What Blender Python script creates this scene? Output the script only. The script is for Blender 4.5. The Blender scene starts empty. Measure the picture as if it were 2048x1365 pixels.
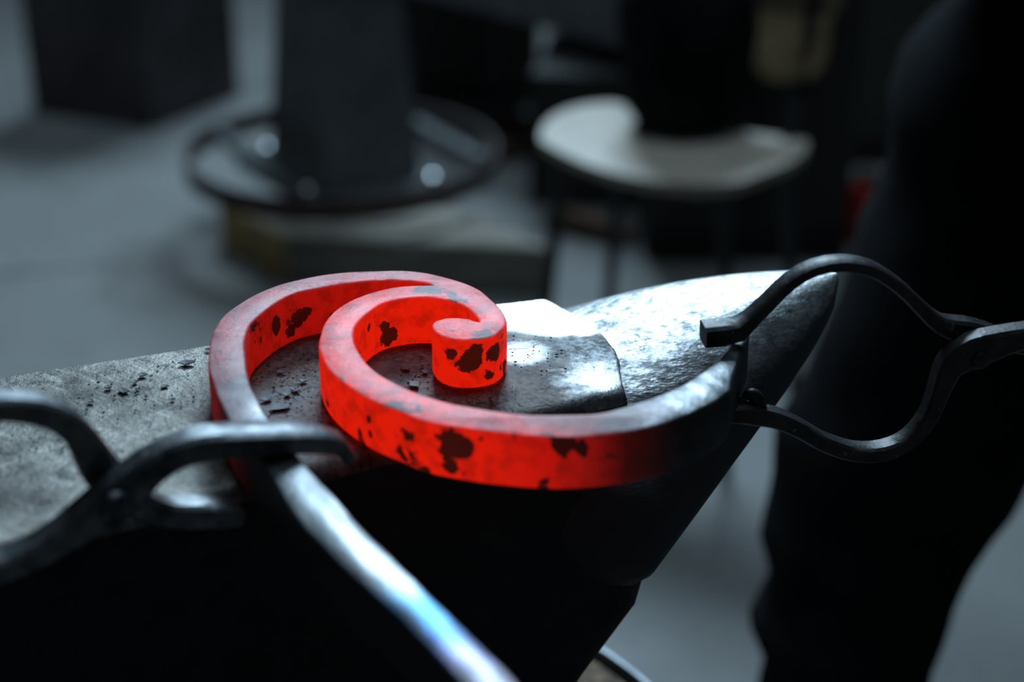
import bpy, bmesh, math, random
from mathutils import Vector, Matrix, noise
from mathutils.geometry import tessellate_polygon
random.seed(7)
S = bpy.context.scene
COL = S.collection
R = math.radians

# ------------------------------------------------------------------ camera, light, exposure
PITCH, FPX = R(25.0), 3400.0
FACE_Z, BAR_Z, STUMP_Z = 0.85, 0.879, 0.50
CAM = Vector((0.0, 0.0, 1.2515))
cd = bpy.data.cameras.new('camera'); cam = bpy.data.objects.new('camera', cd); COL.objects.link(cam)
cam.location = CAM; cam.rotation_euler = (math.pi / 2 - PITCH, 0, 0)
cd.sensor_width = 36.0; cd.sensor_fit = 'HORIZONTAL'; cd.lens = FPX / 2048 * 36.0
cd.clip_start = 0.02; cd.clip_end = 60
cd.dof.use_dof = True; cd.dof.focus_distance = 0.925; cd.dof.aperture_fstop = 3.3
S.camera = cam

W = bpy.data.worlds.new('world'); S.world = W; W.use_nodes = True
W.node_tree.nodes['Background'].inputs[0].default_value = (0.45, 0.6, 0.75, 1)
W.node_tree.nodes['Background'].inputs[1].default_value = 0.3

def area(name, loc, target, sx, sy, power, color):
    l = bpy.data.lights.new(name, 'AREA'); l.shape = 'RECTANGLE'; l.size = sx; l.size_y = sy
    l.energy = power; l.color = color
    o = bpy.data.objects.new(name, l); COL.objects.link(o); o.location = loc
    o.rotation_euler = (Vector(target) - Vector(loc)).to_track_quat('-Z', 'Z').to_euler()
    return o
WIN = dict(x0=-0.75, x1=0.95, z0=3.3, z1=5.6, y=6.0)          # high window in the back wall
area('window_daylight', ((WIN['x0'] + WIN['x1']) / 2, WIN['y'] + 0.10, (WIN['z0'] + WIN['z1']) / 2),
     ((WIN['x0'] + WIN['x1']) / 2, 0, (WIN['z0'] + WIN['z1']) / 2), WIN['x1'] - WIN['x0'], WIN['z1'] - WIN['z0'], 500, (0.56, 0.81, 1.0))
ROOF_FILL = dict(x0=-1.0, x1=1.4, y0=1.4, y1=3.4, z=6.4)              # unseen roof light, added to lift the floor and pillar sides
area('roof_fill', (0.2, 2.4, 6.45), (0.2, 2.4, 0), 2.4, 2.0, 120, (0.58, 0.81, 1.0))

S.view_settings.view_transform = 'Standard'; S.view_settings.look = 'None'
S.view_settings.exposure = 0.0; S.view_settings.gamma = 1.0
S.view_settings.use_curve_mapping = False
try:
    S.cycles.use_denoising = True; S.cycles.max_bounces = 6
    S.cycles.sample_clamp_indirect = 4.0
except Exception: pass

# ------------------------------------------------------------------ photo pixel -> place in the workshop
FW = Vector((0, math.cos(PITCH), -math.sin(PITCH))); UP = Vector((0, math.sin(PITCH), math.cos(PITCH)))
def ray(px, py): return FW + Vector((1, 0, 0)) * ((px - 1024) / FPX) + UP * ((682.5 - py) / FPX)
def bz(px, py, z):
    d = ray(px, py); return CAM + d * ((z - CAM.z) / d.z)
def bd(px, py, t): return CAM + ray(px, py) * t
def bpl(px, py, P, n):
    d = ray(px, py); return CAM + d * ((P - CAM).dot(n) / d.dot(n))

# ------------------------------------------------------------------ materials
class NT:
    def __init__(s, name):
        s.m = bpy.data.materials.new(name); s.m.use_nodes = True; s.t = s.m.node_tree
        s.b = s.t.nodes['Principled BSDF']; s.pos = s.n('ShaderNodeNewGeometry').outputs['Position']
    def n(s, typ, **kw):
        o = s.t.nodes.new(typ)
        for k, v in kw.items(): setattr(o, k, v)
        return o
    def put(s, sock, v):
        if isinstance(v, bpy.types.NodeSocket): s.t.links.new(v, sock)
        elif isinstance(v, (tuple, list)) and len(v) == 3 and sock.type == 'RGBA': sock.default_value = (*v, 1)
        else: sock.default_value = v
    def set(s, **kw):
        names = dict(base='Base Color', rough='Roughness', metal='Metallic', emit='Emission Color', estr='Emission Strength', normal='Normal', spec='Specular IOR Level', sheen='Sheen Weight')
        for k, v in kw.items(): s.put(s.b.inputs[names[k]], v)
    def scaled(s, vec=(1, 1, 1), rot=(0, 0, 0), loc=(0, 0, 0)):
        m = s.n('ShaderNodeMapping'); s.put(m.inputs[0], s.pos)
        m.inputs[1].default_value = loc; m.inputs[2].default_value = rot; m.inputs[3].default_value = vec
        return m.outputs[0]
    def along(s, deg, stretch):
        m = s.n('ShaderNodeMapping', vector_type='TEXTURE'); s.put(m.inputs[0], s.pos)
        m.inputs[2].default_value = (0, 0, R(deg)); m.inputs[3].default_value = (stretch, 1, 1); return m.outputs[0]
    def noise(s, scale, detail=4, rough=0.55, vec=None, dist=0.0):
        o = s.n('ShaderNodeTexNoise'); s.put(o.inputs['Vector'], vec or s.pos)
        o.inputs['Scale'].default_value = scale; o.inputs['Detail'].default_value = detail
        o.inputs['Roughness'].default_value = rough; o.inputs['Distortion'].default_value = dist
        return o.outputs['Fac']
    def cells(s, scale, feature='DISTANCE_TO_EDGE', vec=None):
        o = s.n('ShaderNodeTexVoronoi', feature=feature); s.put(o.inputs['Vector'], vec or s.pos)
        o.inputs['Scale'].default_value = scale; return o.outputs[0]
    def ramp(s, f, *stops, mode='LINEAR'):
        o = s.n('ShaderNodeValToRGB'); s.put(o.inputs[0], f); e = o.color_ramp.elements
        o.color_ramp.interpolation = mode
        while len(e) < len(stops): e.new(0.5)
        for k, (p, c) in zip(e, stops):
            k.position = p; k.color = (c, c, c, 1) if not isinstance(c, tuple) else (*c, 1)
        return o.outputs[0]
    def mix(s, f, a, b, mode='MIX'):
        o = s.n('ShaderNodeMix', data_type='RGBA', blend_type=mode)
        s.put(o.inputs[0], f); s.put(o.inputs[6], a); s.put(o.inputs[7], b); return o.outputs[2]
    def math(s, op, a, b=0.0, clamp=False):
        o = s.n('ShaderNodeMath', operation=op, use_clamp=clamp); s.put(o.inputs[0], a); s.put(o.inputs[1], b); return o.outputs[0]
    def smooth(s, v, a, b, lo=0.0, hi=1.0):
        o = s.n('ShaderNodeMapRange', interpolation_type='SMOOTHSTEP'); s.put(o.inputs[0], v)
        for i, x in enumerate((a, b, lo, hi)): o.inputs[i + 1].default_value = x
        return o.outputs[0]
    def dist(s, p, wob=0.0, wscale=30.0):
        o = s.n('ShaderNodeVectorMath', operation='DISTANCE'); s.put(o.inputs[0], s.pos); o.inputs[1].default_value = p
        r = o.outputs['Value']
        if wob:
            r = s.math('ADD', r, s.math('MULTIPLY', s.math('SUBTRACT', s.noise(wscale, 5, 0.6), 0.5), wob))
        return r
    def attr(s, name): return s.n('ShaderNodeAttribute', attribute_name=name).outputs['Fac']
    def bump(s, h, strength=0.3, distance=0.001, prev=None):
        o = s.n('ShaderNodeBump'); s.put(o.inputs['Height'], h)
        o.inputs['Strength'].default_value = strength; o.inputs['Distance'].default_value = distance
        if prev: s.put(o.inputs['Normal'], prev)
        return o.outputs[0]

def simple(name, a, b, rough=0.6, metal=0.0, scale=20, bscale=120, bstr=0.3, bdist=0.001, vec=None, spec=0.5):
    t = NT(name); v = t.scaled(vec) if vec else None
    f = t.ramp(t.noise(scale, 5, 0.6, v), (0.35, 0.0), (0.65, 1.0))
    t.set(base=t.mix(f, a, b), rough=rough, metal=metal, spec=spec, normal=t.bump(t.noise(bscale, 4, 0.6, v), bstr, bdist))
    return t.m

def m_concrete():
    t = NT('concrete_floor')
    big = t.noise(1.1, 5, 0.6); mid = t.noise(7, 6, 0.65); spot = t.ramp(t.noise(24, 3, 0.5), (0.27, 1.0), (0.36, 0.0))
    c = t.mix(t.ramp(big, (0.3, 0.0), (0.7, 1.0)), (0.155, 0.153, 0.147), (0.23, 0.226, 0.217))
    c = t.mix(t.ramp(mid, (0.35, 0.35), (0.6, 0.0)), c, (0.12, 0.118, 0.112))
    c = t.mix(t.math('MULTIPLY', spot, 0.55), c, (0.06, 0.058, 0.055))
    dark_patch = t.math('MULTIPLY', t.smooth(t.dist(bz(470, 540, 0), 0.25, 9), 0.12, 0.34, 1.0, 0.0), 0.75)  # darker brown floor round the left beam ends
    c = t.mix(dark_patch, c, (0.055, 0.048, 0.038))
    soot2 = t.math('MULTIPLY', t.smooth(t.dist(bz(1210, 520, 0), 0.2, 6), 0.16, 0.42, 1.0, 0.0), 0.72)  # shade round the chair painted into the floor colour
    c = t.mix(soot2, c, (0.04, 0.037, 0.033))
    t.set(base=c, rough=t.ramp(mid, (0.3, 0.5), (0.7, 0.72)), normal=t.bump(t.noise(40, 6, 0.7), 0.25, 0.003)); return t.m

def m_face():
    t = NT('worn_anvil_face')
    streak = t.noise(120, 4, 0.6, t.along(-35, 7)); streak2 = t.noise(150, 3, 0.6, t.along(40, 8))
    big = t.noise(22, 6, 0.68); mid = t.noise(75, 6, 0.72); fine = t.noise(330, 4, 0.75)
    # worn grey steel, brown and dull where scale keeps falling round the scroll, bright where hammers polish it
    scale_zone = t.smooth(t.dist(bz(780, 800, FACE_Z), 0.050, 34), 0.082, 0.118, 1.0, 0.0)
    dull = t.smooth(t.dist(bz(1120, 735, FACE_Z), 0.030, 60), 0.034, 0.060, 1.0, 0.0)
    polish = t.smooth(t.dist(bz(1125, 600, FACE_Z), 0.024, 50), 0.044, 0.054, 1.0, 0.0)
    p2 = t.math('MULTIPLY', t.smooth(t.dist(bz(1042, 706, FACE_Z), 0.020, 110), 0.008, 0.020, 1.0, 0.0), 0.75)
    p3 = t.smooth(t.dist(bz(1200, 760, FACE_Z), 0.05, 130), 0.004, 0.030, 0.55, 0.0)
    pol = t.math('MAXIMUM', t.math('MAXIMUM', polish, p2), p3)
    steel = t.mix(t.ramp(big, (0.32, 0.0), (0.66, 1.0)), (0.09, 0.082, 0.074), (0.225, 0.207, 0.185))
    steel = t.mix(t.ramp(streak, (0.56, 0.0), (0.70, 0.45)), steel, (0.42, 0.395, 0.36))
    steel = t.mix(t.ramp(streak2, (0.60, 0.0), (0.72, 0.4)), steel, (0.40, 0.375, 0.34))
    steel = t.mix(t.ramp(mid, (0.36, 0.85), (0.48, 0.0)), steel, (0.045, 0.042, 0.042))
    brown = t.mix(t.ramp(t.math('MULTIPLY', t.math('ADD', mid, fine), 0.5), (0.42, 0.0), (0.58, 1.0)), (0.018, 0.013, 0.013), (0.12, 0.09, 0.08))
    grey = t.mix(t.ramp(t.math('MULTIPLY', t.math('ADD', mid, fine), 0.5), (0.43, 0.0), (0.57, 1.0)), (0.016, 0.017, 0.020), (0.20, 0.21, 0.225))
    c = t.mix(t.math('MULTIPLY', dull, 0.9), steel, grey)
    wn = t.n('ShaderNodeTexNoise'); t.put(wn.inputs['Vector'], t.pos); wn.inputs['Scale'].default_value = 110; wn.inputs['Detail'].default_value = 4
    wv = t.n('ShaderNodeVectorMath', operation='MULTIPLY_ADD'); t.put(wv.inputs[0], wn.outputs['Color']); wv.inputs[1].default_value = (0.016, 0.016, 0.0); t.put(wv.inputs[2], t.pos)
    crack = t.ramp(t.cells(85, vec=wv.outputs[0]), (0.0, 0.8), (0.06, 0.0)); crack = t.math('MULTIPLY', crack, t.ramp(t.noise(48, 3, 0.5), (0.52, 0.0), (0.60, 1.0)))
    brown = t.mix(t.ramp(t.noise(28, 3, 0.5), (0.5, 0.0), (0.6, 0.6)), brown, (0.075, 0.075, 0.082))
    brown = t.mix(crack, brown, (0.008, 0.007, 0.007))
    c = t.mix(scale_zone, c, brown)
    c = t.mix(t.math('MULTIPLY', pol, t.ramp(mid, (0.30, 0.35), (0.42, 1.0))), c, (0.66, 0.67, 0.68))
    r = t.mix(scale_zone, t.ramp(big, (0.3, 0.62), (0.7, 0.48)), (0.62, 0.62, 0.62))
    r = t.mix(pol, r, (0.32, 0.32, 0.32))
    met = t.mix(scale_zone, (0.95, 0.95, 0.95), (0.45, 0.45, 0.45))
    b = t.bump(t.noise(45, 6, 0.7), 0.7, 0.0022); b = t.bump(fine, 0.7, 0.0007, b); b = t.bump(streak, 0.3, 0.0005, b); b = t.bump(mid, 0.35, 0.0008, b)
    b = t.bump(t.math('MULTIPLY', crack, scale_zone), 0.6, -0.0010, b)
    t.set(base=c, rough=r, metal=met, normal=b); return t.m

def m_horn():
    t = NT('polished_horn_shaded_flank')
    dents = t.noise(60, 4, 0.6, t.along(10, 2.2)); mid = t.noise(110, 5, 0.72); fine = t.noise(420, 3, 0.7)
    dark = t.ramp(mid, (0.38, 0.9), (0.56, 0.0))
    c = t.mix(dark, (0.50, 0.51, 0.52), (0.13, 0.135, 0.14))
    b = t.bump(dents, 0.8, 0.0028); b = t.bump(mid, 0.5, 0.0010, b); b = t.bump(fine, 0.3, 0.0003, b)
    worn = t.smooth(t.math('ADD', t.attr('crown'), t.math('MULTIPLY', t.math('SUBTRACT', t.noise(45, 5, 0.6), 0.5), 0.36)), 0.34, 0.86)  # polished top; flank colour darkened to paint the shade below the crown
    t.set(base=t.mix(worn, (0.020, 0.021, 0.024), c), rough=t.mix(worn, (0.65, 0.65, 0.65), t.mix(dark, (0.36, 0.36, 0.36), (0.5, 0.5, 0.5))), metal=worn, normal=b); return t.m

def m_hot(top):
    t = NT('hot_iron_scale' if top else 'hot_iron')
    heat, cold = t.attr('glow_level'), t.attr('temper_level')
    lumps = t.noise(44, 6, 0.64, dist=0.2); fine = t.noise(420, 4, 0.7); cracks = t.cells(210)
    glow = t.ramp(heat, (0.0, (0, 0, 0)), (0.25, (0.03, 0.001, 0.0006)), (0.55, (0.22, 0.0035, 0.0015)), (0.8, (0.46, 0.005, 0.0015)), (1.0, (0.70, 0.010, 0.0015)))
    if top:                                    # a grey skin of scale with the glow coming through its thin spots
        thin = t.ramp(t.noise(60, 6, 0.65, dist=1.0), (0.36, 0.42), (0.50, 0.75), (0.62, 1.0))
        thin = t.math('MULTIPLY', thin, t.ramp(t.noise(38, 4, 0.6), (0.37, 0.10), (0.40, 1.0)))
        emit = t.mix(1.0, glow, thin, 'MULTIPLY')
        line = t.ramp(cracks, (0.0, 1.0), (0.05, 0.0))
        line = t.math('MULTIPLY', line, t.ramp(t.noise(55, 3, 0.5), (0.50, 0.0), (0.58, 0.9)))
        hot_base = t.mix(t.ramp(lumps, (0.35, 0.0), (0.62, 1.0)), (0.13, 0.10, 0.11), (0.33, 0.29, 0.31))
        hot_base = t.mix(line, hot_base, (0.05, 0.02, 0.02))
    else:                                      # bare glow with dark scale still clinging in ragged patches
        patch = t.ramp(lumps, (0.375, 1.0), (0.40, 0.0))
        for px, py, z, r in ((935, 720, .8665, .009), (985, 705, .869, .0065), (905, 705, .8707, .0055), (968, 742, .858, .006), (948, 700, .872, .006), (912, 892, .8677, .011), (897, 870, .873, .008), (908, 918, .8595, .008), (930, 885, .870, .007), (1130, 890, .874, .008), (1160, 893, .8725, .006), (1132, 905, .869, .006),
                             (770, 672, .858, .0075), (762, 650, .865, .006), (735, 655, .870, .003), (545, 650, .866, .0075), (596, 632, .864, .0085), (572, 660, .858, .0065), (650, 612, .864, .008), (850, 945, .851, .004), (745, 868, .859, .003), (742, 835, .868, .0035), (955, 946, .8535, .005), (1090, 963, .8525, .006), (1008, 735, .856, .005)):
            patch = t.math('MAXIMUM', patch, t.smooth(t.dist(bz(px, py, z), r * 1.7, 130), r * 0.72, r * 0.80, 1.0, 0.0))
        soft = t.ramp(t.noise(110, 4, 0.6), (0.36, 0.35), (0.55, 0.0))
        cover = t.math('MAXIMUM', patch, soft)
        emit = t.mix(cover, glow, t.mix(1.0, glow, (0.05, 0.25, 0.5), 'MULTIPLY'))
        hot_base = t.mix(patch, (0.06, 0.02, 0.018), (0.05, 0.035, 0.03))
    # the cold shank: bright ground steel with straw, blue and purple temper colours
    streak = t.ramp(t.noise(75, 5, 0.6, t.along(-60, 4.5)), (0.44, 1.0), (0.58, 0.0))
    steel = t.ramp(cold, (0.0, (0.22, 0.225, 0.23)), (0.56, (0.26, 0.27, 0.285)), (0.67, (0.035, 0.20, 0.36)), (0.82, (0.06, 0.14, 0.34)), (0.90, (0.22, 0.20, 0.36)), (1.0, (0.32, 0.27, 0.30)))
    steel = t.mix(t.math('MULTIPLY', streak, 0.85), steel, (0.05, 0.053, 0.058))
    coldf = t.smooth(heat, 0.02, 0.22, 1.0, 0.0)
    steel = t.mix(t.ramp(fine, (0.30, 0.7), (0.5, 0.0)), steel, (0.08, 0.08, 0.085))
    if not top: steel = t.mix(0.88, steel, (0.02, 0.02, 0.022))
    t.set(base=t.mix(coldf, hot_base, steel), metal=t.math('MULTIPLY', coldf, 0.95 if top else 0.5),
          rough=t.mix(coldf, (0.52, 0.52, 0.52) if top else (0.62, 0.62, 0.62), (0.36, 0.36, 0.36) if top else (0.6, 0.6, 0.6)), emit=emit, estr=1.0, spec=0.35,
          normal=t.bump(fine, 0.35, 0.0005, t.bump(lumps, 0.5, 0.0018))); return t.m

def m_forged(name, a=(0.028, 0.027, 0.027), b=(0.075, 0.073, 0.073), rough=0.48):
    t = NT(name); big = t.noise(55, 5, 0.65); fine = t.noise(380, 3, 0.7)
    c = t.mix(t.ramp(big, (0.35, 0.0), (0.68, 1.0)), a, b)
    c = t.mix(t.ramp(t.noise(190, 4, 0.6), (0.66, 0.0), (0.74, 0.8)), c, (0.42, 0.41, 0.40))
    t.set(base=c, metal=0.85, rough=rough, normal=t.bump(fine, 0.35, 0.0004, t.bump(big, 0.5, 0.0015))); return t.m

M = {}
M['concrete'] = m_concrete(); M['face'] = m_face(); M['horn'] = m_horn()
M['hot'] = m_hot(False); M['hot_top'] = m_hot(True)
M['tong'] = m_forged('forged_black_steel'); M['tong_near'] = m_forged('forged_grey_steel', (0.04, 0.042, 0.045), (0.19, 0.195, 0.205), 0.42)
M['cast'] = simple('dark_cast_steel', (0.010, 0.010, 0.011), (0.022, 0.021, 0.021), 0.7, 0.2, 40, 160, 0.5, 0.002, spec=0.25)
M['flake'] = simple('forge_scale', (0.028, 0.028, 0.032), (0.075, 0.075, 0.084), 0.6, 0.3, 120, 500, 0.3, 0.0004)
M['stump'] = simple('sooty_stump_wood', (0.05, 0.034, 0.024), (0.26, 0.17, 0.11), 0.9, 0, 90, 160, 0.9, 0.004)
M['band'] = simple('blue_grey_band_steel', (0.10, 0.12, 0.14), (0.17, 0.19, 0.21), 0.45, 0.6, 30, 200, 0.3, 0.001)
M['block'] = simple('dark_painted_block', (0.035, 0.028, 0.028), (0.07, 0.056, 0.058), 0.75, 0, 9, 60, 0.4, 0.002)
M['pillar'] = simple('dark_blue_grey_steel', (0.10, 0.10, 0.105), (0.15, 0.15, 0.155), 0.6, 0.2, 12, 90, 0.3, 0.002)
M['ring'] = simple('rusty_hoop_iron', (0.028, 0.014, 0.011), (0.06, 0.03, 0.024), 0.65, 0.0, 30, 120, 0.4, 0.001)
M['spoke'] = simple('dull_spoke_iron', (0.03, 0.034, 0.033), (0.055, 0.06, 0.058), 0.6, 0.0, 30, 120, 0.3, 0.001)
M['bolt'] = simple('bright_bolt_steel', (0.7, 0.72, 0.74), (0.85, 0.86, 0.88), 0.22, 1.0, 60, 300, 0.1, 0.0003)
M['beam'] = simple('grimy_timber', (0.14, 0.12, 0.095), (0.30, 0.265, 0.225), 0.85, 0, 14, 60, 0.7, 0.003, (0.5, 3, 3))
M['beam_end'] = simple('yellow_end_grain', (0.36, 0.235, 0.09), (0.55, 0.38, 0.17), 0.85, 0, 40, 120, 0.6, 0.002)
M['seat'] = simple('pale_plywood', (0.35, 0.285, 0.225), (0.44, 0.365, 0.295), 0.55, 0, 12, 80, 0.15, 0.001, (1, 6, 1))
M['back'] = simple('brown_plywood', (0.15, 0.115, 0.07), (0.21, 0.16, 0.10), 0.6, 0, 12, 80, 0.15, 0.001, (1, 1, 6))
M['tube'] = simple('black_tube', (0.008, 0.009, 0.010), (0.014, 0.015, 0.016), 0.5, 0.1, 20, 90, 0.1, 0.001)
M['cloth'] = simple('black_cloth', (0.006, 0.006, 0.007), (0.013, 0.013, 0.014), 0.95, 0, 16, 240, 0.5, 0.002, spec=0.1)
M['denim'] = simple('black_trouser_cloth', (0.004, 0.0042, 0.005), (0.008, 0.0085, 0.010), 0.95, 0, 12, 500, 0.5, 0.001, spec=0.1)
M['leather'] = simple('brown_leather', (0.30, 0.20, 0.105), (0.46, 0.33, 0.19), 0.7, 0, 14, 120, 0.5, 0.002)
M['boot'] = simple('black_boot_leather', (0.012, 0.011, 0.01), (0.025, 0.022, 0.02), 0.55, 0, 14, 160, 0.4, 0.001)
M['skin'] = simple('skin', (0.42, 0.25, 0.18), (0.5, 0.31, 0.23), 0.5, 0, 12, 200, 0.1, 0.0005)
M['hair'] = simple('dark_hair', (0.02, 0.014, 0.01), (0.04, 0.03, 0.02), 0.7, 0, 30, 300, 0.6, 0.002, (1, 1, 0.2))
M['sheet'] = simple('dark_sheet_steel', (0.12, 0.12, 0.13), (0.18, 0.18, 0.19), 0.6, 0.2, 8, 60, 0.2, 0.001)
M['cabinet'] = simple('near_black_cabinet_paint', (0.012, 0.012, 0.010), (0.022, 0.021, 0.018), 0.7, 0, 5, 60, 0.2, 0.001)
M['cabinet_brown'] = simple('dim_brown_panel', (0.035, 0.032, 0.026), (0.055, 0.05, 0.04), 0.75, 0, 5, 60, 0.2, 0.001)
M['red'] = simple('red_enamel', (0.35, 0.012, 0.008), (0.45, 0.02, 0.012), 0.4, 0, 10, 90, 0.1, 0.0005)
M['rust'] = simple('rusty_scrap', (0.05, 0.028, 0.018), (0.11, 0.06, 0.035), 0.8, 0.2, 40, 150, 0.6, 0.002)
M['wall'] = simple('sooty_plaster', (0.035, 0.035, 0.034), (0.06, 0.059, 0.056), 0.9, 0, 3, 40, 0.3, 0.003)
M['frame'] = simple('window_frame_paint', (0.05, 0.055, 0.06), (0.08, 0.085, 0.09), 0.6, 0, 8, 80, 0.2, 0.001)

# ------------------------------------------------------------------ mesh helpers
def link(name, me, parent=None, loc=None):
    o = bpy.data.objects.new(name, me); COL.objects.link(o)
    if loc is not None: o.location = loc
    if parent: o.parent = parent
    return o
def tag(o, label, cat, group=None):
    o['label'] = label; o['category'] = cat
    if group: o['group'] = group
    return o
def thing(name, loc, label, cat, group=None): return tag(link(name, None, None, loc), label, cat, group)
def origin(o):
    v = Vector((0, 0, 0))
    while o: v += o.location; o = o.parent
    return v
def mesh(name, verts, faces, mats, parent=None, smooth=False, at=None, sharp=None, bevel=0.0, bseg=2, subd=0, mat_idx=None, recalc=True):
    """verts in workshop coordinates; origin at `at`, or the parent's origin"""
    base = Vector(at) if at is not None else (origin(parent) if parent else Vector((0, 0, 0)))
    me = bpy.data.meshes.new(name); me.from_pydata([Vector(v) - base for v in verts], [], faces)
    for m in (mats if isinstance(mats, (list, tuple)) else [mats]): me.materials.append(m)
    if mat_idx: me.polygons.foreach_set('material_index', mat_idx)
    if recalc:
        bm = bmesh.new(); bm.from_mesh(me); bmesh.ops.recalc_face_normals(bm, faces=bm.faces); bm.to_mesh(me); bm.free()
    if smooth or sharp:
        me.polygons.foreach_set('use_smooth', [True] * len(me.polygons))
        if sharp: me.set_sharp_from_angle(angle=R(sharp))
    o = link(name, me, parent, base - (origin(parent) if parent else Vector((0, 0, 0))))
    if bevel:
        b = o.modifiers.new('bevel', 'BEVEL'); b.width = bevel; b.segments = bseg; b.limit_method = 'ANGLE'; b.angle_limit = R(35)
    if subd:
        s = o.modifiers.new('subdivision', 'SUBSURF'); s.levels = s.render_levels = subd
    return o
def box_v(c, ax, ay, az, hx, hy, hz):
    c, ax, ay, az = map(Vector, (c, ax, ay, az))
    v = [c + ax * (hx * i) + ay * (hy * j) + az * (hz * k) for k in (-1, 1) for j in (-1, 1) for i in (-1, 1)]
    return v, [(0, 2, 3, 1), (4, 5, 7, 6), (0, 1, 5, 4), (2, 6, 7, 3), (0, 4, 6, 2), (1, 3, 7, 5)]
def box(name, c, half, mat, parent=None, rz=0.0, bevel=0.004, at=None):
    ax = Vector((math.cos(rz), math.sin(rz), 0)); ay = Vector((-math.sin(rz), math.cos(rz), 0))
    v, f = box_v(c, ax, ay, (0, 0, 1), *half)
    return mesh(name, v, f, mat, parent, at=at, sharp=40, bevel=bevel)
def prism_v(poly, z0, z1):
    n = len(poly); v = [(p[0], p[1], z0) for p in poly] + [(p[0], p[1], z1) for p in poly]
    return v, [tuple(range(n))[::-1], tuple(range(n, 2 * n))] + [(i, (i + 1) % n, n + (i + 1) % n, n + i) for i in range(n)]
def loft(rings, cap=True, closed=True):
    n = len(rings[0]); v = [p for r in rings for p in r]; f = []
    for i in range(len(rings) - 1):
        for j in range(n if closed else n - 1):
            a, b = i * n + j, i * n + (j + 1) % n
            f.append((a, b, b + n, a + n))
    if cap: f += [tuple(range(n))[::-1], tuple(range((len(rings) - 1) * n, len(rings) * n))]
    return v, f
def crom(pts, step, closed=False):
    """Catmull-Rom through pts (tuples of any length), resampled to about `step` in the first three values"""
    P = [tuple(p) for p in pts]; out = []
    def add(a, b, c, d):
        L = math.dist(b[:3], c[:3]); k = max(1, int(L / step))
        for i in range(k):
            t = i / k
            out.append(tuple(0.5 * (2 * b[q] + (c[q] - a[q]) * t + (2 * a[q] - 5 * b[q] + 4 * c[q] - d[q]) * t * t + (3 * b[q] - a[q] - 3 * c[q] + d[q]) * t ** 3) for q in range(len(b))))
    n = len(P)
    for i in range(n - 1):
        add(P[max(i - 1, 0)], P[i], P[i + 1], P[min(i + 2, n - 1)])
    out.append(P[-1]); return out
def tube_rings(pts, rad, seg=10):
    pts = [Vector(p) for p in pts]; rings = []; up = Vector((0.13, 0.21, 0.97)).normalized()
    for i, p in enumerate(pts):
        d = (pts[min(i + 1, len(pts) - 1)] - pts[max(i - 1, 0)]).normalized()
        x = up.cross(d)
        if x.length < 0.05: x = Vector((1, 0, 0)).cross(d)
        x.normalize(); y = d.cross(x); r = rad[i] if isinstance(rad, (list, tuple)) else rad
        rings.append([p + (x * math.cos(a) + y * math.sin(a)) * r for a in [2 * math.pi * k / seg for k in range(seg)]])
    return rings
def tube(name, pts, rad, mat, parent=None, seg=10):
    v, f = loft(tube_rings(pts, rad, seg)); return mesh(name, v, f, mat, parent, sharp=50)

# ------------------------------------------------------------------ the workshop shell
RX0, RX1, RY0, RY1, RZ = -5.0, 4.0, -3.5, 6.0, 6.4
def struct(o): o['kind'] = 'structure'; return o
JX = [bz(0, 545, 0).y, bz(300, 525, 0).y]
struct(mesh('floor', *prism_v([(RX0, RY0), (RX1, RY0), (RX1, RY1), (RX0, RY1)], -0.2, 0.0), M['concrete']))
jp, jq = bz(-300, 570, 0), bz(420, 517, 0); jd = (jq - jp).normalized(); jn = Vector((-jd.y, jd.x, 0)); jm = (jp + jq) / 2
v, f = box_v(jm, jd, jn, (0, 0, 1), (jq - jp).length / 2, 0.005, 0.0008); struct(mesh('trim_1', v, f, M['block']))
def wall_box(name, x0, x1, y0, y1, z0=-0.2, z1=RZ):
    return struct(mesh(name, *prism_v([(x0, y0), (x1, y0), (x1, y1), (x0, y1)], z0, z1), M['wall']))
wall_box('wall_left', RX0 - 0.2, RX0, RY0, RY1); wall_box('wall_right', RX1, RX1 + 0.2, RY0, RY1)
wall_box('wall_front', RX0 - 0.2, RX1 + 0.2, RY0 - 0.2, RY0)
def frame_wall(name, a0, a1, b0, b1, h0, h1, k0, k1, P):
    """slab a0..a1 x b0..b1 with an opening h0..h1 x k0..k1; P(a, b, side) places a corner"""
    v = [P(a, b, s) for s in (0, 1) for a, b in ((a0, b0), (a1, b0), (a1, b1), (a0, b1), (h0, k0), (h1, k0), (h1, k1), (h0, k1))]; f = []
    for i in range(4):
        j = (i + 1) % 4
        f += [(i, j, 4 + j, 4 + i), (8 + i, 12 + i, 12 + j, 8 + j), (i, 8 + i, 8 + j, j), (4 + i, 4 + j, 12 + j, 12 + i)]
    return struct(mesh(name, v, f, M['wall']))
frame_wall('wall_back', RX0 - 0.2, RX1 + 0.2, -0.2, RZ, WIN['x0'], WIN['x1'], WIN['z0'], WIN['z1'], lambda a, b, s: (a, RY1 + 0.2 * s, b))
frame_wall('ceiling', RX0 - 0.2, RX1 + 0.2, RY0 - 0.2, RY1 + 0.2, ROOF_FILL['x0'], ROOF_FILL['x1'], ROOF_FILL['y0'], ROOF_FILL['y1'], lambda a, b, s: (a, b, RZ + 0.15 * s))
def bars(name, P, a0, a1, b0, b1, na, nb, t=0.03):
    w = struct(link(name, None, None, P((a0 + a1) / 2, b0)))
    for i in range(na + 1):
        a = a0 + (a1 - a0) * i / na; p0, p1 = P(a, b0), P(a, b1); tube('glazing_bar', [p0, p1], t / 2, M['frame'], w, 6)
    for i in range(nb + 1):
        b = b0 + (b1 - b0) * i / nb; p0, p1 = P(a0, b), P(a1, b); tube('glazing_bar', [p0, p1], t / 2, M['frame'], w, 6)
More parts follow.
